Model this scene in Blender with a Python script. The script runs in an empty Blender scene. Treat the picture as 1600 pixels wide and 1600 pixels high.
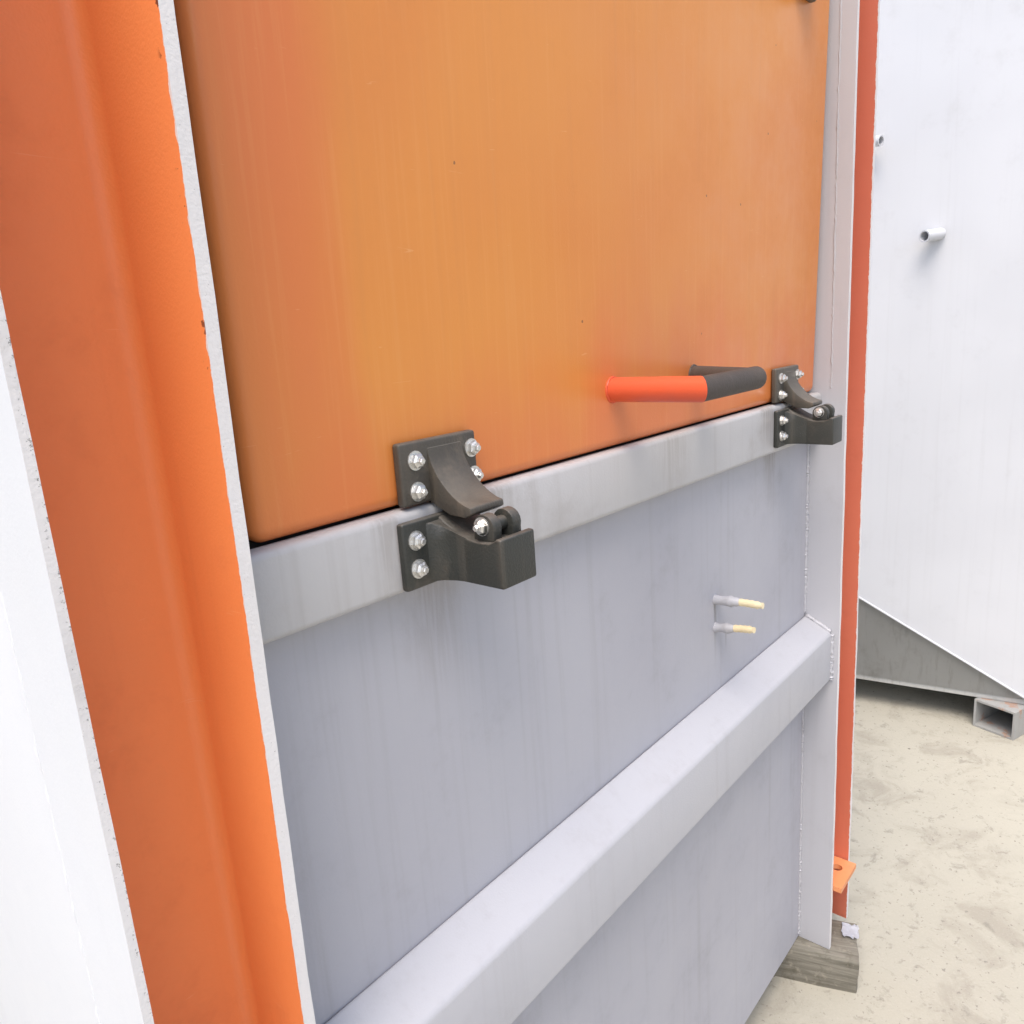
import bpy, bmesh, math, random
from mathutils import Vector, Matrix, noise
random.seed(7)
S = bpy.context.scene
COL = S.collection

# ------------------------------------------------------------------ camera
cam_d = bpy.data.cameras.new('camera')
cam = bpy.data.objects.new('camera', cam_d)
COL.objects.link(cam)
# camera axes (right, down, forward) solved from the vanishing points of the wall and the posts
RT = [[0.647098, -0.215043, 0.731451], [-0.759384, -0.096441, 0.643456], [-0.067829, -0.971831, -0.225707]]
rot = Matrix([[r[0], -r[1], -r[2]] for r in RT])
cam.matrix_world = Matrix.Translation((0, 0, 1.5)) @ rot.to_4x4()
cam_d.sensor_width = 36
cam_d.lens = 36 * 1205.417 / 1600
cam_d.clip_start = 0.02
cam_d.clip_end = 1500
S.camera = cam

# ------------------------------------------------------------------ world, sun, exposure
SUN_DIR = Vector((-0.46, -0.22, 1.0)).normalized()        # towards the brightest part of the cloudy sky
w = bpy.data.worlds.new('World')
S.world = w
w.use_nodes = True
nt = w.node_tree
sky = nt.nodes.new('ShaderNodeTexSky')
sky.sky_type = 'NISHITA'
sky.sun_disc = False
sky.sun_elevation = math.asin(SUN_DIR.z)
sky.sun_rotation = math.atan2(SUN_DIR.x, SUN_DIR.y)
sky.air_density = 1.0
sky.dust_density = 3.6
sky.ozone_density = 1.0
nt.links.new(sky.outputs[0], nt.nodes['Background'].inputs[0])
nt.nodes['Background'].inputs[1].default_value = 0.15
sd = bpy.data.lights.new('sun', 'SUN')
sd.energy = 1.5
sd.angle = math.radians(36)
sd.color = (1.0, 0.962, 0.915)
sun = bpy.data.objects.new('sun', sd)
COL.objects.link(sun)
sun.rotation_euler = SUN_DIR.to_track_quat('Z', 'Y').to_euler()
sun.location = (-4, -1, 6)
S.view_settings.view_transform = 'Standard'
S.view_settings.look = 'None'
S.view_settings.gamma = 1
S.view_settings.use_curve_mapping = False
S.view_settings.exposure = 0.70
S.cycles.max_bounces = 6
S.cycles.diffuse_bounces = 3
S.cycles.glossy_bounces = 3


# ------------------------------------------------------------------ materials
class NT:
    def __init__(s, name):
        s.m = bpy.data.materials.new(name)
        s.m.use_nodes = True
        s.t = s.m.node_tree
        s.b = s.t.nodes['Principled BSDF']
        s.geo = s.n('ShaderNodeNewGeometry')
        s.P = s.geo.outputs['Position']

    def n(s, kind, **kw):
        x = s.t.nodes.new(kind)
        for k, v in kw.items():
            setattr(x, k, v)
        return x

    def put(s, sock, v):
        if isinstance(v, bpy.types.NodeSocket):
            s.t.links.new(v, sock)
        else:
            sock.default_value = v

    def vec(s, scale=(1, 1, 1), off=(0, 0, 0)):
        x = s.n('ShaderNodeMapping')
        s.put(x.inputs[0], s.P)
        x.inputs['Scale'].default_value = scale
        x.inputs['Location'].default_value = off
        return x.outputs[0]

    def noise(s, scale, detail=4, rough=0.55, v=None, dist=0.0):
        x = s.n('ShaderNodeTexNoise')
        s.put(x.inputs['Vector'], v if v is not None else s.P)
        x.inputs['Scale'].default_value = scale
        x.inputs['Detail'].default_value = detail
        x.inputs['Roughness'].default_value = rough
        x.inputs['Distortion'].default_value = dist
        return x.outputs[0]

    def math(s, op, a, b=0.0, c=0.0, clamp=False):
        x = s.n('ShaderNodeMath', operation=op)
        x.use_clamp = clamp
        s.put(x.inputs[0], a)
        s.put(x.inputs[1], b)
        s.put(x.inputs[2], c)
        return x.outputs[0]

    def mr(s, v, a, b, c=0.0, d=1.0, smooth=True):
        x = s.n('ShaderNodeMapRange')
        x.interpolation_type = 'SMOOTHSTEP' if smooth else 'LINEAR'
        s.put(x.inputs[0], v)
        for i, q in enumerate((a, b, c, d)):
            s.put(x.inputs[i + 1], q)
        return x.outputs[0]

    def mix(s, f, a, b, mode='MIX'):
        x = s.n('ShaderNodeMix', data_type='RGBA', blend_type=mode)
        s.put(x.inputs[0], f)
        for i, v in ((6, a), (7, b)):
            s.put(x.inputs[i], (*v, 1) if isinstance(v, tuple) and len(v) == 3 else v)
        return x.outputs[2]

    def xyz(s):
        x = s.n('ShaderNodeSeparateXYZ')
        s.put(x.inputs[0], s.P)
        return x.outputs

    def bump(s, h, strength, dist):
        x = s.n('ShaderNodeBump')
        x.inputs['Strength'].default_value = strength
        x.inputs['Distance'].default_value = dist
        s.put(x.inputs['Height'], h)
        prev = getattr(s, 'lastbump', None)
        if prev is not None:
            s.put(x.inputs['Normal'], prev)
        s.lastbump = x.outputs[0]
        s.put(s.b.inputs['Normal'], x.outputs[0])

    def out(s, col, rough, metal=0.0, spec=0.5):
        s.put(s.b.inputs['Base Color'], (*col, 1) if isinstance(col, tuple) and len(col) == 3 else col)
        s.put(s.b.inputs['Roughness'], rough)
        s.put(s.b.inputs['Metallic'], metal)
        s.b.inputs['Specular IOR Level'].default_value = spec
        return s.m


def paint(name, col, col2, rough=0.42, streak=0.25, dirt=(0.16, 0.13, 0.10), dirt_amt=0.25, peel=0.25, wave=0.0, spec=0.5, specks=0.0):
    """brushed or sprayed paint: mottled tone, rain streaks, faint dirt, orange-peel relief"""
    k = NT(name)
    big = k.noise(2.3, 2)
    c = k.mix(k.mr(big, 0.3, 0.7), col, col2)
    st = k.noise(1.0, 3, 0.6, k.vec((60, 60, 1.6)))
    c = k.mix(k.math('MULTIPLY', k.mr(st, 0.5, 0.85), streak), c, dirt)
    md = k.noise(9, 5, 0.72)
    c = k.mix(k.math('MULTIPLY', k.mr(md, 0.52, 0.78), dirt_amt), c, dirt)
    if specks:
        v = k.n('ShaderNodeTexVoronoi')
        k.put(v.inputs['Vector'], k.P)
        v.inputs['Scale'].default_value = 26
        dot = k.math('MULTIPLY', k.math('LESS_THAN', v.outputs['Distance'], 0.045), k.math('GREATER_THAN', k.noise(9, 2), 0.57))
        c = k.mix(k.math('MULTIPLY', dot, specks), c, (0.10, 0.05, 0.03))
    r = k.mr(md, 0.3, 0.7, rough - 0.07, rough + 0.1)
    if wave:
        k.bump(k.noise(2.6, 2, 0.4, k.vec((1, 1, 0.6))), wave, 0.02)
    k.bump(k.noise(420, 1, 0.5), peel, 0.0006)
    return k, c, r


def simple(*a, **kw):
    spec = kw.pop('spec', 0.5)
    k, c, r = paint(*a, **kw)
    return k.out(c, r, 0.0, spec)


GREY_A, GREY_B = (0.435, 0.432, 0.465), (0.40, 0.395, 0.43)
ORG_A, ORG_B = (0.78, 0.225, 0.072), (0.73, 0.195, 0.060)

M = {}
# lower wall sheet: rain-washed grey with rusty run marks of their own under the studs and the far hinge
k, c, r = paint('grey_panel_paint', GREY_A, GREY_B, rough=0.5, streak=0.22, dirt=(0.22, 0.19, 0.17), dirt_amt=0.2, peel=0.3, wave=0.12)
X, Y, Z = k.xyz()


def run_mark(k, c, x0, z0, length, half, amt, col):
    X, Y, Z = k.xyz()
    wob = k.math('MULTIPLY_ADD', k.noise(30, 3), half * 1.2, x0 - half * 0.6)
    dx = k.math('ABSOLUTE', k.math('SUBTRACT', X, wob))
    a = k.mr(dx, half * 0.2, half, 1, 0)
    b = k.math('MULTIPLY', k.mr(Z, z0 - length, z0, 0, 1), k.mr(Z, z0, z0 + 0.004, 1, 0))
    br = k.mr(k.noise(1, 4, 0.6, k.vec((200, 200, 12))), 0.35, 0.6, 0.35, 1)
    return k.mix(k.math('MULTIPLY', k.math('MULTIPLY', a, b), k.math('MULTIPLY', br, amt)), c, col)


c = run_mark(k, c, 1.122, 1.045, 0.13, 0.006, 0.75, (0.17, 0.16, 0.15))
c = run_mark(k, c, 1.162, 0.985, 0.05, 0.004, 0.6, (0.17, 0.16, 0.15))
c = run_mark(k, c, 1.34, 1.262, 0.10, 0.035, 0.55, (0.20, 0.165, 0.14))
c = run_mark(k, c, 0.50, 1.262, 0.16, 0.05, 0.35, (0.23, 0.19, 0.17))
M['panel'] = k.out(c, r)
M['grey'] = simple('grey_frame_paint', (0.50, 0.497, 0.52), (0.465, 0.462, 0.486), rough=0.45, streak=0.14, dirt=(0.25, 0.22, 0.2), dirt_amt=0.16, peel=0.3)
k, c, r = paint('grey_rail_paint', (0.50, 0.49, 0.488), (0.45, 0.438, 0.43), rough=0.42, streak=0.28, dirt=(0.25, 0.21, 0.18), dirt_amt=0.25, peel=0.25, wave=0.08)
for x0_, hw, am in ((0.575, 0.045, 0.5), (0.43, 0.02, 0.35), (1.27, 0.05, 0.5), (0.95, 0.07, 0.28)):
    c = run_mark(k, c, x0_, 1.345, 0.12, hw, am, (0.21, 0.165, 0.13))
M['rail'] = k.out(c, r)
M['white'] = simple('pale_container_paint', (0.63, 0.637, 0.662), (0.59, 0.597, 0.622), rough=0.5, streak=0.10, dirt=(0.34, 0.33, 0.32), dirt_amt=0.14, peel=0.25, wave=0.15)
M['white_outer'] = simple('white_post_paint', (0.68, 0.69, 0.71), (0.65, 0.66, 0.68), rough=0.5, streak=0.05, dirt=(0.5, 0.5, 0.5), dirt_amt=0.1, peel=0.25)
M['galv'] = simple('dull_grey_steel', (0.53, 0.53, 0.51), (0.47, 0.465, 0.445), rough=0.5, streak=0.5, dirt=(0.25, 0.23, 0.20), dirt_amt=0.4, peel=0.3)
k, c, r = paint('scuffed_grey_tube', (0.40, 0.40, 0.385), (0.35, 0.345, 0.33), rough=0.55, streak=0.3, dirt=(0.22, 0.2, 0.17), dirt_amt=0.4, peel=0.3)
c = k.mix(k.mr(k.noise(16, 4, 0.65, k.vec((1, 1, 1), (3, 2, 0))), 0.58, 0.64, 0, 0.6), c, (0.42, 0.21, 0.12))
M['foot'] = k.out(c, r)
M['weld'] = simple('painted_weld', (0.50, 0.495, 0.52), (0.44, 0.435, 0.45), rough=0.4, streak=0.1, dirt=(0.2, 0.17, 0.15), dirt_amt=0.5, peel=0.5)
k, c, r = paint('amber_orange_paint', (0.74, 0.282, 0.056), (0.70, 0.235, 0.050), rough=0.36, streak=0.14, dirt=(0.50, 0.20, 0.075), dirt_amt=0.12, peel=0.18, wave=0.12, specks=0.7)
# the door turns redder towards its left and bottom borders, in uneven vertical bands
X, Y, Z = k.xyz()
band = k.math('MULTIPLY', k.math('SUBTRACT', k.noise(1.0, 3, 0.6, k.vec((7, 1, 0.7))), 0.5), 0.5)
dl = k.mr(k.math('ADD', X, band), 0.30, 0.52, 1, 0)
db = k.mr(k.math('ADD', Z, k.math('MULTIPLY', band, 0.8)), 1.36, 1.56, 1, 0)
rd = k.math('MAXIMUM', dl, db)
c = k.mix(k.math('MULTIPLY', rd, 0.75), c, (0.70, 0.178, 0.055))
fs = k.noise(1.0, 2, 0.6, k.vec((170, 1, 5), (5, 0, 0)))
c = k.mix(k.mr(fs, 0.50, 0.75, 0, 0.15), c, (0.80, 0.36, 0.12))
sc = k.noise(1.0, 2, 0.5, k.vec((22, 1, 190), (2, 0, 7)), 1.2)
c = k.mix(k.mr(sc, 0.74, 0.79, 0, 0.22), c, (0.88, 0.52, 0.26))
M['hatch'] = k.out(c, r)
M['red'] = simple('red_orange_paint', (0.74, 0.125, 0.052), (0.69, 0.105, 0.042), rough=0.38, streak=0.05, dirt_amt=0.1, peel=0.2)
M['lug'] = simple('orange_lug_paint', (0.78, 0.31, 0.13), (0.72, 0.27, 0.11), rough=0.45, streak=0.1, dirt_amt=0.15)


def post_paint(name, ca=ORG_A, cb=ORG_B, chips=1.0):
    """orange inside of the post; grey overspray and chips eat in from the front edges"""
    k, c, r = paint(name, ca, cb, rough=0.46, streak=0.10, dirt=(0.42, 0.10, 0.04), dirt_amt=0.22, peel=0.32)
    X, Y, Z = k.xyz()
    edge = k.math('ADD', Y, k.math('MULTIPLY', k.math('SUBTRACT', k.noise(55, 4, 0.7), 0.5), 0.007))
    m = k.mr(edge, 0.4843, 0.4850, 1, 0)
    c = k.mix(m, c, (0.68, 0.64, 0.61))
    chip = k.math('MULTIPLY', k.mr(k.noise(80, 4, 0.6), 0.605, 0.635), k.mr(Y, 0.4865, 0.4935, 1, 0))
    chip = k.math('MULTIPLY', chip, k.math('MULTIPLY', k.mr(Z, 1.42, 1.55, 0.06, 1), chips))
    c = k.mix(chip, c, (0.16, 0.045, 0.02))
    # fine scratches
    sc = k.noise(1, 2, 0.5, k.vec((14, 14, 160), (0, 0, 3)), 1.5)
    c = k.mix(k.math('MULTIPLY', k.mr(sc, 0.73, 0.78), 0.25), c, (0.85, 0.42, 0.22))
    return k.out(c, r)


M['post_orange'] = post_paint('orange_post_paint', (0.82, 0.265, 0.082), (0.77, 0.23, 0.070))
M['post_dull_red'] = post_paint('dull_red_post_paint', (0.64, 0.190, 0.112), (0.59, 0.160, 0.092), 0.0)  # duller and redder than the near post's orange
# raw front edges of the post flanges: grey overspray with grit
k, c, r = paint('gritty_edge_paint', (0.76, 0.73, 0.71), (0.70, 0.67, 0.65), rough=0.6, streak=0.05, dirt=(0.25, 0.22, 0.19), dirt_amt=0.3, peel=0.4)
g = k.noise(330, 5, 0.75)
X, Y, Z = k.xyz()
inn = k.math('MULTIPLY', k.mr(X, 0.1450, 0.1495, 0, 1), k.math('LESS_THAN', X, 0.2))
lim = k.math('MULTIPLY_ADD', inn, -0.09, 0.65)
c = k.mix(k.math('MULTIPLY', k.mr(g, lim, k.math('ADD', lim, 0.06)), 0.75), c, (0.13, 0.12, 0.11))
k.bump(k.noise(200, 3, 0.7), 0.35, 0.0010)
M['edge'] = k.out(c, 0.65)
# cast hinges
k, c, r = paint('dark_cast_iron', (0.055, 0.049, 0.040), (0.105, 0.090, 0.070), rough=0.5, streak=0.35, dirt=(0.20, 0.155, 0.110), dirt_amt=0.85, peel=0.8)
nrm = k.n('ShaderNodeSeparateXYZ')
k.put(nrm.inputs[0], k.geo.outputs['Normal'])
dust = k.math('MULTIPLY', k.mr(nrm.outputs[2], 0.25, 0.9), k.mr(k.noise(35, 5, 0.65), 0.25, 0.65, 0.45, 1))
c = k.mix(k.math('MULTIPLY', dust, 0.42), c, (0.22, 0.20, 0.165))       # settled dust
M['iron'] = k.out(c, 0.52)
k, c, r = paint('dark_green_iron', (0.027, 0.029, 0.025), (0.052, 0.051, 0.043), rough=0.45, streak=0.35, dirt=(0.13, 0.105, 0.080), dirt_amt=0.75, peel=0.8)
nrm = k.n('ShaderNodeSeparateXYZ')
k.put(nrm.inputs[0], k.geo.outputs['Normal'])
dust = k.math('MULTIPLY', k.mr(nrm.outputs[2], 0.25, 0.9), k.mr(k.noise(35, 4, 0.65), 0.25, 0.65, 0.45, 1))
c = k.mix(k.math('MULTIPLY', dust, 0.5), c, (0.20, 0.18, 0.155))
M['iron2'] = k.out(c, 0.5)
M['grip'] = simple('dark_rubber_grip', (0.048, 0.040, 0.035), (0.080, 0.064, 0.053), rough=0.7, streak=0.15, dirt=(0.19, 0.145, 0.115), dirt_amt=0.6, peel=0.8)
M['black'] = simple('black_gap_shade', (0.018, 0.016, 0.015), (0.025, 0.022, 0.02), rough=0.7, streak=0.1, dirt=(0.06, 0.05, 0.04), dirt_amt=0.3)
k, c, r = paint('zinc_bolt', (0.74, 0.73, 0.70), (0.62, 0.61, 0.58), rough=0.36, streak=0.0, dirt=(0.20, 0.15, 0.11), dirt_amt=0.85, peel=0.2)
k.bump(k.noise(260, 3, 0.6), 0.5, 0.0015)
M['bolt'] = k.out(c, r, 0.85)
M['brass'] = simple('pale_brass', (0.86, 0.76, 0.52), (0.80, 0.66, 0.40), rough=0.38, streak=0.0, dirt=(0.5, 0.32, 0.14), dirt_amt=0.35)
# concrete yard
k = NT('pale_yard_concrete')
c = k.mix(k.mr(k.noise(0.9, 5, 0.6), 0.3, 0.7), (0.472, 0.445, 0.368), (0.428, 0.401, 0.330))
c = k.mix(k.mr(k.noise(6.5, 6, 0.65, None, 0.6), 0.49, 0.68, 0, 0.75), c, (0.345, 0.315, 0.258))
c = k.mix(k.mr(k.noise(22, 6, 0.7, None, 0.4), 0.56, 0.68, 0, 0.65), c, (0.26, 0.24, 0.20))
c = k.mix(k.mr(k.noise(75, 4, 0.65), 0.61, 0.69, 0, 0.75), c, (0.22, 0.20, 0.175))
c = k.mix(k.mr(k.noise(210, 3, 0.6), 0.5, 0.8, 0, 0.25), c, (0.58, 0.535, 0.46))
k.bump(k.noise(5, 4, 0.6), 0.10, 0.03)
k.bump(k.noise(70, 5, 0.72), 0.32, 0.005)
k.bump(k.noise(320, 3, 0.6), 0.35, 0.001)
M['ground'] = k.out(c, 0.9, 0, 0.25)
# weathered timber
k = NT('weathered_timber')
gv = k.n('ShaderNodeMapping')
tc = k.n('ShaderNodeTexCoord')
k.put(gv.inputs[0], tc.outputs['Object'])
gv.inputs['Scale'].default_value = (3, 38, 55)
gr = k.noise(1.6, 6, 0.65, gv.outputs[0], 0.8)
c = k.mix(k.mr(gr, 0.3, 0.7), (0.150, 0.138, 0.110), (0.275, 0.255, 0.210))
c = k.mix(k.mr(k.noise(22, 5, 0.7), 0.5, 0.72, 0, 0.7), c, (0.10, 0.09, 0.065))
c = k.mix(k.mr(k.noise(34, 4, 0.6, k.vec((1, 1, 1), (4, 1, 2))), 0.58, 0.7, 0, 0.5), c, (0.40, 0.36, 0.29))
k.bump(gr, 0.5, 0.004)
k.bump(k.noise(180, 3), 0.3, 0.001)
M['wood'] = k.out(c, 0.88, 0, 0.2)
M['scrap'] = simple('white_scrap', (0.78, 0.80, 0.86), (0.70, 0.72, 0.78), rough=0.6, streak=0.0, dirt=(0.5, 0.48, 0.45), dirt_amt=0.2)
M['stone'] = simple('grit_stone', (0.26, 0.235, 0.20), (0.18, 0.165, 0.14), rough=0.9, streak=0.0, dirt_amt=0.3)
M['rust'] = simple('rusty_steel', (0.38, 0.20, 0.12), (0.30, 0.27, 0.25), rough=0.75, streak=0.2, dirt_amt=0.5)


# ------------------------------------------------------------------ mesh helpers
def link(name, bm, mats, parent=None, smooth=35, bevel=0.0, seg=2):
    me = bpy.data.meshes.new(name)
    bmesh.ops.recalc_face_normals(bm, faces=bm.faces)
    bm.to_mesh(me)
    bm.free()
    for m in (mats if isinstance(mats, (list, tuple)) else [mats]):
        me.materials.append(m)
    if smooth:
        me.shade_smooth()
        me.set_sharp_from_angle(angle=math.radians(smooth))
    o = bpy.data.objects.new(name, me)
    COL.objects.link(o)
    if parent:
        o.parent = parent
        o.matrix_parent_inverse = Matrix.Identity(4)
    return o


def bevel_all(bm, off, seg=2, ang=40):
    es = [e for e in bm.edges if len(e.link_faces) == 2 and e.calc_face_angle(0) > math.radians(ang)]
    if es and off > 0:
        bmesh.ops.bevel(bm, geom=es, offset=off, segments=seg, profile=0.5, affect='EDGES', clamp_overlap=True)


def box(a, b, bev=0.0, seg=2, bm=None):
    own = bmesh.new()
    vs = [own.verts.new((x, y, z)) for x in (a[0], b[0]) for y in (a[1], b[1]) for z in (a[2], b[2])]
    for f in ((0, 1, 3, 2), (4, 6, 7, 5), (0, 4, 5, 1), (2, 3, 7, 6), (0, 2, 6, 4), (1, 5, 7, 3)):
        own.faces.new([vs[i] for i in f])
    bmesh.ops.recalc_face_normals(own, faces=own.faces)
    bevel_all(own, bev, seg)
    if bm is None:
        return own
    me = bpy.data.meshes.new('tmp')
    own.to_mesh(me)
    own.free()
    bm.from_mesh(me)
    bpy.data.meshes.remove(me)
    return bm


def merge(bm, other):
    me = bpy.data.meshes.new('tmp')
    other.to_mesh(me)
    other.free()
    bm.from_mesh(me)
    bpy.data.meshes.remove(me)
    return bm


def prism(pts, lo, hi, axis, bev=0.0, seg=2, cuts=0):
    """extrude a closed outline along axis ('x','y','z')"""
    bm = bmesh.new()

    def P(u, v, t):
        return {'x': (t, u, v), 'y': (u, t, v), 'z': (u, v, t)}[axis]
    rings = []
    for i in range(cuts + 2):
        t = lo + (hi - lo) * i / (cuts + 1)
        rings.append([bm.verts.new(P(u, v, t)) for u, v in pts])
    n = len(pts)
    for a, b in zip(rings, rings[1:]):
        for i in range(n):
            bm.faces.new((a[i], a[(i + 1) % n], b[(i + 1) % n], b[i]))
    bm.faces.new(rings[0])
    bm.faces.new(rings[-1])
    bmesh.ops.recalc_face_normals(bm, faces=bm.faces)
    bevel_all(bm, bev, seg)
    return bm


def tube(pts, rad, n=10, caps=True, bm=None):
    bm = bm or bmesh.new()
    rings = []
    pts = [Vector(p) for p in pts]
    for i, p in enumerate(pts):
        d = (pts[min(i + 1, len(pts) - 1)] - pts[max(i - 1, 0)]).normalized()
        a = d.orthogonal().normalized() if i == 0 else (rings_a - d * rings_a.dot(d)).normalized()
        rings_a = a
        b = d.cross(a)
        r = rad[i] if isinstance(rad, (list, tuple)) else rad
        rings.append([bm.verts.new(p + r * (a * math.cos(2 * math.pi * j / n) + b * math.sin(2 * math.pi * j / n))) for j in range(n)])
    for a, b in zip(rings, rings[1:]):
        for j in range(n):
            bm.faces.new((a[j], a[(j + 1) % n], b[(j + 1) % n], b[j]))
    if caps:
        bm.faces.new(rings[0])
        bm.faces.new(rings[-1])
    return bm


def weld(p, q, r=0.0035, seed=0, pitch=0.0055):
    """a hand-laid bead: ripples of uneven size along a seam"""
    rnd = random.Random(seed)
    p, q = Vector(p), Vector(q)
    L = (q - p).length
    d = (q - p) / L
    side = d.orthogonal().normalized()
    side2 = d.cross(side)
    pts, rad = [], []
    t = 0
    i = 0
    while t < L:
        wob = side * rnd.uniform(-.0007, .0007) + side2 * rnd.uniform(-.0007, .0007)
        pts.append(p + d * t + wob)
        rad.append(r * (0.72 if i % 2 else 1.0) * rnd.uniform(0.8, 1.2))
        t += pitch / 2 * rnd.uniform(0.8, 1.2)
        i += 1
    return tube(pts, rad, 7)


def empty(name, loc=(0, 0, 0), label=None, cat=None):
    o = bpy.data.objects.new(name, None)
    COL.objects.link(o)
    o.location = loc
    o.empty_display_size = 0.1
    if label:
        o['label'] = label
        o['category'] = cat
    return o


def structure(o):
    o['kind'] = 'structure'
    return o


# ------------------------------------------------------------------ ground
bm = bmesh.new()
N = 40
xs = sorted(set([-400, -60, -10] + [-3 + 9 * i / N for i in range(N + 1)] + [14, 60, 400]))
ys = sorted(set([-400, -60, -10] + [-4 + 9 * i / N for i in range(N + 1)] + [12, 60, 400]))
grid = [[bm.verts.new((x, y, -abs(noise.noise(Vector((x * 1.3, y * 1.3, 0)))) * 0.006 if -3 < x < 6 and -4 < y < 5 else -0.003)) for y in ys] for x in xs]
for i in range(len(xs) - 1):
    for j in range(len(ys) - 1):
        bm.faces.new((grid[i][j], grid[i + 1][j], grid[i + 1][j + 1], grid[i][j + 1]))
structure(link('ground', bm, M['ground'], smooth=180))

# ------------------------------------------------------------------ the steel cabinet
Z0, Z1 = 0.09, 2.46
cab = empty('steel_cabinet', (0, 0, 0), 'grey steel cabinet with orange hatch, orange channel posts and square cross tube', 'cabinet')


def arc(cx, cy, r, a0, a1, n=7):
    return [(cx + r * math.cos(math.radians(a0 + (a1 - a0) * i / n)), cy + r * math.sin(math.radians(a0 + (a1 - a0) * i / n))) for i in range(n + 1)]


def post(a, b, ta, tb, inner_right, inside):
    """channel post opening to the front: flange, web, flange with rolled inner corners"""
    F, W = 0.484, 0.572
    t = 0.0105
    r = 0.013
    pts = [(a, F), (a + ta, F)] + arc(a + ta + r, W - r, r, 180, 90) + arc(b - tb - r, W - r, r, 90, 0) + [(b - tb, F), (b, F), (b, W + t), (a, W + t)]
    bm = prism(pts, Z0, Z1, 'z', cuts=58)
    bmesh.ops.recalc_face_normals(bm, faces=bm.faces)
    # slightly uneven flange tips, like flame-cut plate
    for v in bm.verts:
        if v.co.y < F + 0.001:
            v.co.y += 0.0012 * noise.noise(Vector((v.co.x * 40, 0, v.co.z * 17)))
            v.co.x += 0.0007 * noise.noise(Vector((v.co.x * 40, 5, v.co.z * 13)))
    for f in bm.faces:
        c = f.calc_center_median()
        if abs(f.normal.z) > 0.9:
            f.material_index = 1
        elif c.y < F + 0.003 and not (a + ta + 0.002 < c.x < b - tb - 0.002):
            f.material_index = 2
        elif a + ta - 0.002 < c.x < b - tb + 0.002 and c.y < W + 0.001:
            f.material_index = 0
        elif c.x < a + 0.001 or c.x > b - 0.001:
            f.material_index = 3 if (c.x < a + 0.001) == inner_right else 1
        else:
            f.material_index = 1
    if inner_right:                                # the inner flange bows a little
        for v in bm.verts:
            if v.co.x > a + 0.06 and v.co.z > 1.0:
                v.co.x += 0.0085 * (v.co.z - 1.0) / 0.72 * max(0.0, min(1.0, (W - v.co.y) / (W - F)))
    return link('corner_post', bm, [inside, M['grey'], M['edge'], M['white_outer']], cab, 30)


pl = post(0.1440, 0.2660, 0.0060, 0.0098, True, M['post_orange'])
pl['label'] = 'near channel post, orange inside with pale gritty front edges'
pr = post(1.5340, 1.6600, 0.0110, 0.0085, False, M['post_dull_red'])
pr['label'] = 'far channel post, grey outside with a strip of orange inside'

# lug plate with hole across the foot of each post
for po, x0 in ((pl, 0.1405), (pr, 1.534)):
    xa, xb = x0 + 0.0125, x0 + 0.1145
    ya, yb = 0.466, 0.560
    bm = bmesh.new()
    hc = (x0 + 0.078, 0.497)
    n = 24
    outer = []
    for i in range(n):
        t = 2 * math.pi * i / n
        d = Vector((math.cos(t), math.sin(t)))
        s = min(((xb if d.x > 0 else xa) - hc[0]) / d.x if abs(d.x) > 1e-6 else 9, ((yb if d.y > 0 else ya) - hc[1]) / d.y if abs(d.y) > 1e-6 else 9)
        outer.append((hc[0] + d.x * s, hc[1] + d.y * s))
    cor = [(xa, ya), (xb, ya), (xb, yb), (xa, yb)]
    for cx in cor:                                   # move the nearest sample onto each corner
        j = min(range(n), key=lambda i: (outer[i][0] - cx[0]) ** 2 + (outer[i][1] - cx[1]) ** 2)
        outer[j] = cx
    inner = [(hc[0] + 0.0115 * math.cos(2 * math.pi * i / n), hc[1] + 0.0115 * math.sin(2 * math.pi * i / n)) for i in range(n)]
    L = {}
    for tag, ring in (('o', outer), ('i', inner)):
        for zz in (0.238, 0.250):
            L[tag, zz] = [bm.verts.new((p[0], p[1], zz)) for p in ring]
    for i in range(n):
        j = (i + 1) % n
        bm.faces.new((L['o', .25][i], L['o', .25][j], L['i', .25][j], L['i', .25][i]))
        bm.faces.new((L['o', .238][i], L['o', .238][j], L['i', .238][j], L['i', .238][i]))
        bm.faces.new((L['o', .25][i], L['o', .25][j], L['o', .238][j], L['o', .238][i]))
        bm.faces.new((L['i', .25][i], L['i', .25][j], L['i', .238][j], L['i', .238][i]))
    link('lug_plate', bm, M['lug'], po, 30)

# wall sheet below the hatch: slightly dished between its supports
bm = bmesh.new()
nx, nz = 40, 24
PX0, PX1, PZ0, PZ1 = 0.2665, 1.5335, 0.092, 1.3000
fr = []
for i in range(nx + 1):
    row = []
    for j in range(nz + 1):
        x = PX0 + (PX1 - PX0) * i / nx
        z = PZ0 + (PZ1 - PZ0) * j / nz
        e = min(1, min(i, nx - i, j, nz - j) / 4)
        y = 0.554 + e * 0.0016 * noise.noise(Vector((x * 3.1, 7, z * 3.1)))
        row.append(bm.verts.new((x, y, z)))
    fr.append(row)
for i in range(nx):
    for j in range(nz):
        bm.faces.new((fr[i][j], fr[i + 1][j], fr[i + 1][j + 1], fr[i][j + 1]))
ext = bmesh.ops.extrude_face_region(bm, geom=bm.faces[:])
for v in [g for g in ext['geom'] if isinstance(g, bmesh.types.BMVert)]:
    v.co.y += 0.005
link('wall_sheet', bm, M['panel'], cab, 40)

# rail under the hatch: folded box with rolled edges
bm = prism([(0.528, 1.262), (0.528, 1.3475), (0.5538, 1.3475), (0.5538, 1.262)], 0.2670, 1.5330, 'x', 0.007, 4)
for v in bm.verts:
    if v.co.z < 1.30:
        v.co.z += 0.011 * (1.533 - v.co.x) / 1.266
link('sill_rail', bm, M['rail'], cab, 50)
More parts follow.
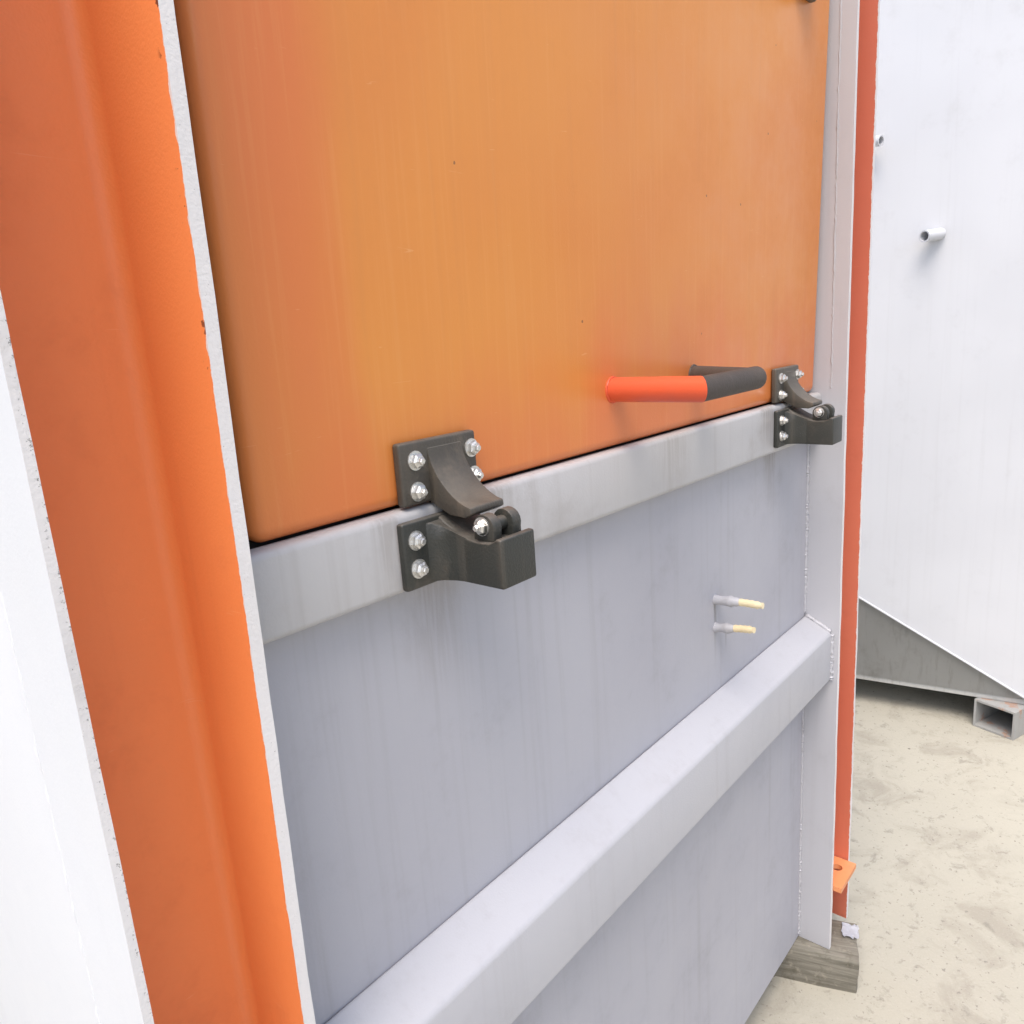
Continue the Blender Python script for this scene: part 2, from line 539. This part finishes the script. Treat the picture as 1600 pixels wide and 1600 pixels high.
# lower cross tube with a sloped top
bm = prism([(0.5535, 0.885), (0.497, 0.856), (0.497, 0.750), (0.5535, 0.750)], 0.2670, 1.5330, 'x', 0.006, 4)
link('cross_tube', bm, M['grey'], cab, 50)

# seams
link('weld_bead', weld((1.5325, 0.5535, 0.10), (1.5325, 0.5535, 0.748), 0.0034, 1), M['weld'], cab, 60)
link('weld_bead', weld((1.5325, 0.5535, 0.89), (1.5325, 0.5535, 1.258), 0.0040, 2), M['weld'], cab, 60)
link('weld_bead', weld((1.5320, 0.497, 0.752), (1.5320, 0.497, 0.855), 0.0046, 3), M['weld'], cab, 60)
link('weld_bead', weld((1.5320, 0.499, 0.858), (1.5320, 0.552, 0.886), 0.0046, 4), M['weld'], cab, 60)
link('weld_bead', weld((1.5345, 0.512, 1.356), (1.5345, 0.512, 2.40), 0.0019, 5, 0.012), M['weld'], cab, 60)
link('weld_bead', weld((0.1448, 0.5838, 0.10), (0.1448, 0.5838, 2.44), 0.0019, 6, 0.014), M['white_outer'], cab, 60)

# remaining shell: sides, back, roof, floor, head frame and black strips that paint in the shade of the hatch gap
for nm, a, b in (('side_sheet', (0.1455, 0.5840, Z0 + .002), (0.1505, 1.70, Z1)), ('side_sheet', (1.6535, 0.5840, Z0 + .002), (1.6585, 1.70, Z1)),
                 ('back_sheet', (0.1510, 1.695, Z0 + .002), (1.6530, 1.70, Z1)), ('roof_sheet', (0.139, 0.588, Z1 + .001), (1.661, 1.702, Z1 + .007)),
                 ('head_rail', (0.2670, 0.528, 2.305), (1.5330, 0.570, 2.455)), ('floor_sheet', (0.1510, 0.590, Z0 + .003), (1.6530, 1.694, Z0 + .009))):
    link(nm, box(a, b, 0.0015, 2), M['white_outer'] if nm == 'side_sheet' else M['grey'], cab, 40)
for a, b in (((0.2675, 0.566, 1.3350), (1.5325, 0.585, 1.368)), ((0.2670, 0.566, 1.368), (0.3150, 0.585, 2.30)), ((1.4900, 0.566, 1.368), (1.5325, 0.585, 2.30))):
    link('gap_shade_strip', box(a, b), M['black'], cab, 40)

# hatch: pan-formed door with rolled edges, its head leaning out a little
TILT = 0.024
DZ0 = 1.3490
hatch = link('hatch', box((0.3070, 0.0, 0.0), (1.5245, 0.044, 0.950), 0.0135, 8), M['hatch'], cab, 60)
hatch.location = (0, 0.540, DZ0)
hatch.rotation_euler = (TILT, 0, 0)
HM = Matrix.Translation((0, 0.540, DZ0)) @ Matrix.Rotation(TILT, 4, 'X')
HI = HM.inverted()


def on_hatch(name, bm, mats, smooth=35):
    o = link(name, bm, mats, hatch, smooth)
    o.matrix_parent_inverse = HI            # built in world coordinates
    return o


# grab handle: red-orange arm, dark rubber sleeve
HX0, HX1, HX2, HZ, HYd, HYe, HR = 0.818, 0.956, 1.030, 1.4225, 0.536, 0.4180, 0.0152


def bar(p0, p1, r, c0=None, c1=None, n=20, squash=0.62, axis='y'):
    """round bar; ends cut on slanted planes c0/c1 = (point, normal)"""
    bm = tube([p0, p1], r, n)
    for v in bm.verts:
        pass
    d = (Vector(p1) - Vector(p0)).normalized()
    for pl_, near in ((c0, p0), (c1, p1)):
        if pl_:
            pt, nm = Vector(pl_[0]), Vector(pl_[1])
            for v in bm.verts:
                if (v.co - Vector(near)).dot(d) * (1 if near == p0 else -1) < 1e-5:
                    v.co += d * ((pt - v.co).dot(nm) / d.dot(nm))
    return bm


ca = (HX0, HYe, HZ)
cb = (HX1, HYe, HZ)
arm = bar((HX0, HYd, HZ), ca, HR, None, (ca, (1, -1, 0)))
on_hatch('handle_arm', arm, M['red'], 50)
grip = bar((HX0 + 0.0004, HYe, HZ), (HX1 + 0.012, HYe, HZ), HR * 0.97, ((HX0 + .0006, HYe, HZ), (1, -1, 0)), None)
bevel_all(grip, 0.0022, 2, 60)
on_hatch('handle_grip', grip, M['grip'], 50)
arm2 = bar((HX2, HYd, HZ), (HX1 + 0.002, HYe, HZ), HR * 0.90)
on_hatch('handle_arm', arm2, M['grip'], 50)
on_hatch('grip_cap', tube([(HX1 + 0.0118, HYe, HZ), (HX1 + 0.0165, HYe, HZ)], [HR * 0.80, HR * 0.66], 18), M['red'], 50)


def ring(x, y, z, R, r, n=22, m=6):
    bm = bmesh.new()
    V = [[bm.verts.new((x + (R + r * math.cos(2 * math.pi * j / m)) * math.cos(2 * math.pi * i / n), y + r * math.sin(2 * math.pi * j / m) * (1 + .3 * (i % 2)), z + (R + r * math.cos(2 * math.pi * j / m)) * math.sin(2 * math.pi * i / n))) for j in range(m)] for i in range(n)]
    for i in range(n):
        for j in range(m):
            bm.faces.new((V[i][j], V[(i + 1) % n][j], V[(i + 1) % n][(j + 1) % m], V[i][(j + 1) % m]))
    return bm


yh = 0.540 - (HZ - DZ0) * TILT
on_hatch('handle_weld', ring(HX0, yh, HZ, HR, 0.0020), M['red'], 60)
on_hatch('handle_weld', ring(HX2, yh, HZ, HR * .93, 0.0020), M['grip'], 60)

# lever latch high on the hatch; only its lower tip reaches into the picture
yl = 0.540 - (1.99 - DZ0) * TILT
bm = box((1.355, yl - 0.012, 1.992), (1.425, yl + 0.001, 2.09), 0.004, 2)
merge(bm, prism([(yl - 0.012, 2.07), (yl - 0.030, 2.06), (yl - 0.034, 1.998), (yl - 0.026, 1.986), (yl - 0.012, 2.00)], 1.372, 1.405, 'x', 0.004, 2))
on_hatch('latch', bm, M['iron'])


# ---- hinges
def hexbolt(p, axis, r=0.0072, h=0.0062):
    """washer, hex head with chamfered crown; axis is the way the head points"""
    bm = bmesh.new()
    ax = Vector(axis)
    p = Vector(p)
    tube([p, p + ax * 0.0016], r * 1.28, 18, True, bm)
    a0 = random.uniform(0, 60)
    o = ax.orthogonal().normalized()
    b = ax.cross(o)
    rings = []
    for hh, rr in ((0.0016, r), (h, r), (h + 0.0018, r * 0.72), (h + 0.0020, r * 0.50), (h + 0.0046, r * 0.48), (h + 0.0054, r * 0.36)):
        nn = 6 if rr >= r * 0.7 else 6
        rings.append([bm.verts.new(p + ax * hh + rr * (o * math.cos(math.radians(a0 + 60 * j)) + b * math.sin(math.radians(a0 + 60 * j)))) for j in range(nn)])
    for A, B in zip(rings, rings[1:]):
        for j in range(6):
            bm.faces.new((A[j], A[(j + 1) % 6], B[(j + 1) % 6], B[j]))
    bm.faces.new(rings[0])
    bm.faces.new(rings[-1])
    return bm


def hinge(dx, txt):
    # ----- upper leaf: plate with a raised rim and a swept arm
    pz0, pz1 = 1.3505, 1.4095
    yd = 0.5385
    px0, px1 = 0.4525 + dx, 0.5535 + dx
    bm = box((px0, yd - 0.0105, pz0), (px1, yd, pz1), 0.0032, 3)
    ax0, ax1 = 0.4865 + dx, 0.5325 + dx
    prof = [(yd - 0.006, pz1 - 0.006), (yd - 0.0103, pz1 - 0.0075)]
    for i in range(11):                                                  # concave ski-jump top
        t = i / 10
        prof.append((0.5275 - 0.0495 * t ** 1.55, 1.4005 - 0.0525 * (1 - (1 - t) ** 1.45)))
    prof += [(0.4772, 1.3420), (0.4862, 1.3380), (0.5050, 1.3390), (0.520, 1.3450), (yd - 0.004, 1.3520)]
    merge(bm, prism(prof, ax0, ax1, 'x', 0.0022, 2, ))
    leaf = link('hinge_leaf', bm, M['iron'], cab, 40)
    for bx, bz in ((0.4705, 1.3920), (0.4700, 1.3630), (0.5455, 1.3925), (0.5465, 1.3650)):
        link('bolt', hexbolt((bx + dx, yd - 0.0103, bz), (0, -1, 0)), M['bolt'], leaf, 25)
    # ----- lower bracket: plate, flared throat, cupped block
    bm = box((0.4395 + dx, 0.5195, 1.2745), (0.5400 + dx, 0.5282, 1.3390), 0.0028, 3)
    x0, x1 = 0.4850 + dx, 0.5330 + dx
    side = [(0.5230, 1.2762), (0.4425, 1.2762), (0.4425, 1.3225), (0.4485, 1.3230), (0.4520, 1.3200), (0.4575, 1.3178)]
    for i in range(9):                                                   # cup rising to the back shoulder
        t = i / 8
        side.append((0.4700 + 0.0500 * t, 1.3175 + 0.0195 * t ** 1.8))
    side.append((0.5230, 1.3370))
    merge(bm, prism(side, x0, x1, 'x', 0.0026, 3))
    # throat flaring into the plate
    fl = [(x0 - 0.018, 0.5205), (x0 - 0.013, 0.5175), (x0 - 0.007, 0.5110), (x0 - 0.002, 0.5000), (x0 + 0.0006, 0.4840), (x0 + 0.01, 0.4840), (x0 + 0.01, 0.5205)]
    fb = prism(fl, 1.2768, 1.3340, 'z', 0.0012, 2, 2)
    for v in fb.verts:
        if v.co.z > 1.29:
            v.co.z = min(v.co.z, 1.3170 + 0.0195 * max(0.0, (v.co.y - 0.4700) / 0.0500) ** 1.8)
    merge(bm, fb)
    br = link('hinge_bracket', bm, M['iron2'], cab, 40)
    for bx, bz in ((0.4545, 1.3210), (0.4545, 1.2940)):
        link('bolt', hexbolt((bx + dx, 0.5197, bz), (0, -1, 0)), M['bolt'], br, 25)
    # knuckle ears and pin
    for xa, xb in ((0.4905, 0.5020), (0.5175, 0.5295)):
        ear = [(0.4675 + 0.0130 * math.cos(math.radians(a)), 1.3295 + 0.0130 * math.sin(math.radians(a))) for a in range(-20, 201, 20)]
        ear = [(0.4805, 1.3125)] + ear + [(0.4550, 1.3125)]
        link('knuckle', prism(ear, xa + dx, xb + dx, 'x', 0.0014, 2), M['iron2'], br, 40)
    link('hinge_pin', tube([(0.488 + dx, 0.4675, 1.3300), (0.532 + dx, 0.4675, 1.3300)], 0.0066, 12), M['iron2'], br, 40)
    link('bolt', hexbolt((0.4905 + dx, 0.4685, 1.3315), (-1, 0, 0), 0.0068, 0.0048), M['bolt'], br, 25)
    leaf['label'] = txt + ' hinge leaf on the hatch, dark cast iron'
    br['label'] = txt + ' hinge bracket on the grey rail, dark cast iron'


hinge(0.0, 'near')
hinge(0.857, 'far')

# ---- two studs on the wall sheet
for z0, yg, yt, dz, nm in ((1.0475, 0.511, 0.470, 0.004, 'upper'), (0.9985, 0.520, 0.485, 0.010, 'lower')):
    xs_ = 1.123
    def q(y):
        return (xs_ + 0.0015 * math.sin(y * 90), y, z0 + dz * (0.554 - y) / 0.08)
    pts = [q(0.5535 - (0.5535 - yg) * i / 9) for i in range(10)]
    rad = [0.0095, 0.0085, 0.0074, 0.0070, 0.0082, 0.0090, 0.0092, 0.0084, 0.0074, 0.0060]
    rad = [r_ * random.uniform(0.9, 1.1) for r_ in rad]
    st = link('stud', tube(pts, rad, 10), M['weld'], cab, 60)
    st['label'] = nm + ' short stud with pale brass tip'
    tp = [q(yg + 0.001 - (yg - yt) * i / 9) for i in range(10)]
    link('stud_tip', tube(tp, [0.0066 * (1 if i % 2 else 0.86) * (0.8 if i > 7 else 1) for i in range(10)], 10), M['brass'], st, 60)

# ------------------------------------------------------------------ timber blocks under the cabinet
def timber(name, loc, rz, size, label, seed):
    rnd = random.Random(seed)
    bm = bmesh.new()
    bmesh.ops.create_cube(bm, size=1)
    bmesh.ops.subdivide_edges(bm, edges=bm.edges[:], cuts=5, use_grid_fill=True)
    for v in bm.verts:
        v.co = Vector(((v.co.x + .5) * size[0], (v.co.y + .5) * size[1], (v.co.z + .5) * size[2]))
    bevel_all(bm, 0.003, 2)
    for v in bm.verts:
        nv = noise.noise_vector(v.co * 26 + Vector((seed, 0, 0))) * 0.0042
        if v.co.z > size[2] - 0.001:
            nv.z = min(nv.z, 0)
        v.co += nv
        v.co.z = max(v.co.z, 0.0)
    o = link(name, bm, M['wood'], None, 50)
    o.location = loc
    o.rotation_euler = (0, 0, rz)
    o['label'] = label
    o['category'] = 'timber block'
    return o


ang = math.atan2(0.1219, -0.0436)
timber('timber_block', (1.6496, 0.4614, -0.002), ang, (0.50, 0.116, 0.0915), 'weathered grey timber block under the foot of the far orange post', 3)

# crumpled white scrap lying on the block's end
bm = bmesh.new()
gx = [[None] * 9 for _ in range(9)]
for i in range(9):
    for j in range(9):
        u, v = i / 8 - .5, j / 8 - .5
        h = 0.0015 + 0.007 * abs(noise.noise(Vector((i * .55, j * .55, 2)))) + 0.006 * max(0, abs(u) + abs(v) - .4)
        k_ = 1 + 0.22 * noise.noise(Vector((i * .8, j * .8, 9)))
        gx[i][j] = bm.verts.new((u * 0.036 * k_, v * 0.045 * k_, h))
for i in range(8):
    for j in range(8):
        bm.faces.new((gx[i][j], gx[i + 1][j], gx[i + 1][j + 1], gx[i][j + 1]))
bmesh.ops.solidify(bm, geom=bm.faces[:], thickness=0.0008)
sc = link('scrap', bm, M['scrap'], None, 30)
sc.location = (1.612, 0.463, 0.0905)
sc.rotation_euler = (0, 0, ang)
sc['label'] = 'small crumpled white scrap lying on the end of the timber block'
sc['category'] = 'scrap'

# ------------------------------------------------------------------ pale container behind on the right
A = math.radians(16)
K = Vector((2.9984, 0.3019, 0.0))
U = Vector((-math.sin(A), math.cos(A), 0))            # along its face, away from us
NI = Vector((math.cos(A), math.sin(A), 0))            # into the container
con = empty('steel_container', K, 'pale steel container with pipe stubs and slanted hopper bottom behind the cabinet', 'container')
con.rotation_euler = (0, 0, A)                         # local x = inward, local y = along the face
CH = 2.75
# face plate: its lower edge climbs away from the near corner
LEN = 2.3
s1, z1 = 0.5653, 0.4702
top_s = 1.25


def diag(s):
    return 0.128 + (z1 - 0.128) * s / s1


outline = [(-1.3, 0.128), (0.0, 0.128), (top_s, diag(top_s)), (LEN, diag(top_s)), (LEN, CH), (-1.3, CH)]  # right stretch runs unseen past the view, added to brighten the hatch's reflection
bm = prism(outline, 0.0, 0.006, 'x', 0.0)
# gentle buckling of the thin plate
bmesh.ops.triangulate(bm, faces=[f for f in bm.faces if len(f.verts) > 4])
link('face_plate', bm, M['white'], con, 30)
# bright folded lip along the slanted edge
lip = tube([(-0.002, -0.0, 0.131), (-0.002, top_s, diag(top_s) + .003)], 0.0042, 8)
link('slant_lip', lip, M['white'], con, 50)
# slanted underside set back to the base frame
rim0, rim1 = 0.035, 0.085        # inward offset of the base frame at the near corner / far away
bm = bmesh.new()
v = [bm.verts.new(p) for p in ((0.007, 0.004, 0.126), (0.007, top_s, diag(top_s) - .002), (rim0 + (rim1 - rim0) * top_s / s1, top_s, 0.128), (rim0, 0.004, 0.122))]
bm.faces.new(v)
bmesh.ops.solidify(bm, geom=bm.faces[:], thickness=0.005)
link('slanted_plate', bm, M['galv'], con, 30)


def xr(s):
    return 0.012 + (0.075 - 0.012) * s / s1


bm = prism([(xr(0), -1.3), (xr(0), 0.0), (xr(LEN), LEN), (xr(LEN) + .06, LEN), (xr(0) + .06, 0.0), (xr(0) + .06, -1.3)], 0.1050, 0.1285, 'z', 0.002, 2)
link('base_frame', bm, M['galv'], con, 30)
for nm, a, b in (('end_plate', (0.0065, -1.3, 0.130), (1.30, -1.294, CH)), ('end_plate', (0.0065, LEN - .006, 0.9), (1.30, LEN, CH)),
                 ('back_plate', (1.30, -1.3, 0.13), (1.306, LEN, CH)), ('roof_plate', (0.0, -1.3, CH + .001), (1.306, LEN, CH + .006)),
                 ('bottom_plate', (0.16, -1.29, 0.107), (1.30, LEN - .01, 0.112))):
    link(nm, box(a, b), M['white'], con, 30)


# length of hollow square tube the container is set down on
def square_tube(wide, h, L, t=0.007):
    bm = bmesh.new()
    o = [(0, 0), (wide, 0), (wide, h), (0, h)]
    i_ = [(t, t), (wide - t, t), (wide - t, h - t), (t, h - t)]
    R_ = {}
    for tag, ring in (('o', o), ('i', i_)):
        for e, x in enumerate((0.0, L)):
            R_[tag, e] = [bm.verts.new((x, p[0], p[1])) for p in ring]
    for k_ in range(4):
        m_ = (k_ + 1) % 4
        bm.faces.new((R_['o', 0][k_], R_['o', 0][m_], R_['o', 1][m_], R_['o', 1][k_]))
        bm.faces.new((R_['i', 0][k_], R_['i', 0][m_], R_['i', 1][m_], R_['i', 1][k_]))
        for e in (0, 1):
            bm.faces.new((R_['o', e][k_], R_['o', e][m_], R_['i', e][m_], R_['i', e][k_]))
    return bm


ft = link('square_tube', square_tube(0.138, 0.1045, 0.9), M['foot'], None, 30)
ft.location = (2.926, 0.327, 0.0)
ft.rotation_euler = (0, 0, math.radians(-18))
ft['label'] = 'hollow square steel tube lying on the yard under the pale container'
ft['category'] = 'steel tube'


# pipe stubs
def hollow(pts, r, t=0.004, n=18):
    bm = tube(pts, r, n, False)
    ro = [v for v in bm.verts]
    bm2 = tube(pts, r - t, n, False)
    merge(bm, bm2)
    bm.verts.ensure_lookup_table()
    N_ = n * len(pts)
    for base in (0, N_ - n):
        for j in range(n):
            a_, b_ = base + j, base + (j + 1) % n
            bm.faces.new((bm.verts[a_], bm.verts[b_], bm.verts[N_ + b_], bm.verts[N_ + a_]))
    return bm


p1 = link('pipe_stub', hollow([(-0.001, 0.348, 1.716), (-0.066, 0.398, 1.709)], 0.0185), M['white'], con, 40)
bm = hollow([(-0.001, 0.572, 2.016)] + [(-0.022 - 0.025 * math.sin(math.radians(a)), 0.572 - 0.025 * (1 - math.cos(math.radians(a))), 2.016) for a in (12, 25, 40, 52)] + [(-0.060, 0.532, 2.012)], 0.0165)
link('pipe_stub', bm, M['white'], con, 40)
p1['label'] = 'short straight pipe stub with dark open end'

# ------------------------------------------------------------------ loose grit on the yard
bm = bmesh.new()
rnd = random.Random(11)
for i in range(700):
    x, y = rnd.uniform(0.9, 4.0), rnd.uniform(-1.8, 1.4)
    s = rnd.choice((0.0015, 0.002, 0.0025, 0.003, 0.0045)) * rnd.uniform(0.7, 1.3)
    if i % 17 == 0:
        s *= 1.6
    g = bmesh.ops.create_icosphere(bm, subdivisions=1, radius=s)
    sx, sy, sz = rnd.uniform(.7, 1.5), rnd.uniform(.7, 1.5), rnd.uniform(.3, .6)
    for v_ in g['verts']:
        d = v_.co.copy()
        v_.co = Vector((d.x * sx, d.y * sy, d.z * sz)) * rnd.uniform(0.8, 1.15) + Vector((x, y, s * 0.15 - .003))
gr_o = link('grit', bm, M['stone'], None, 30)
gr_o['kind'] = 'stuff'
gr_o['label'] = 'loose dark grit scattered over the pale concrete yard'
gr_o['category'] = 'grit'
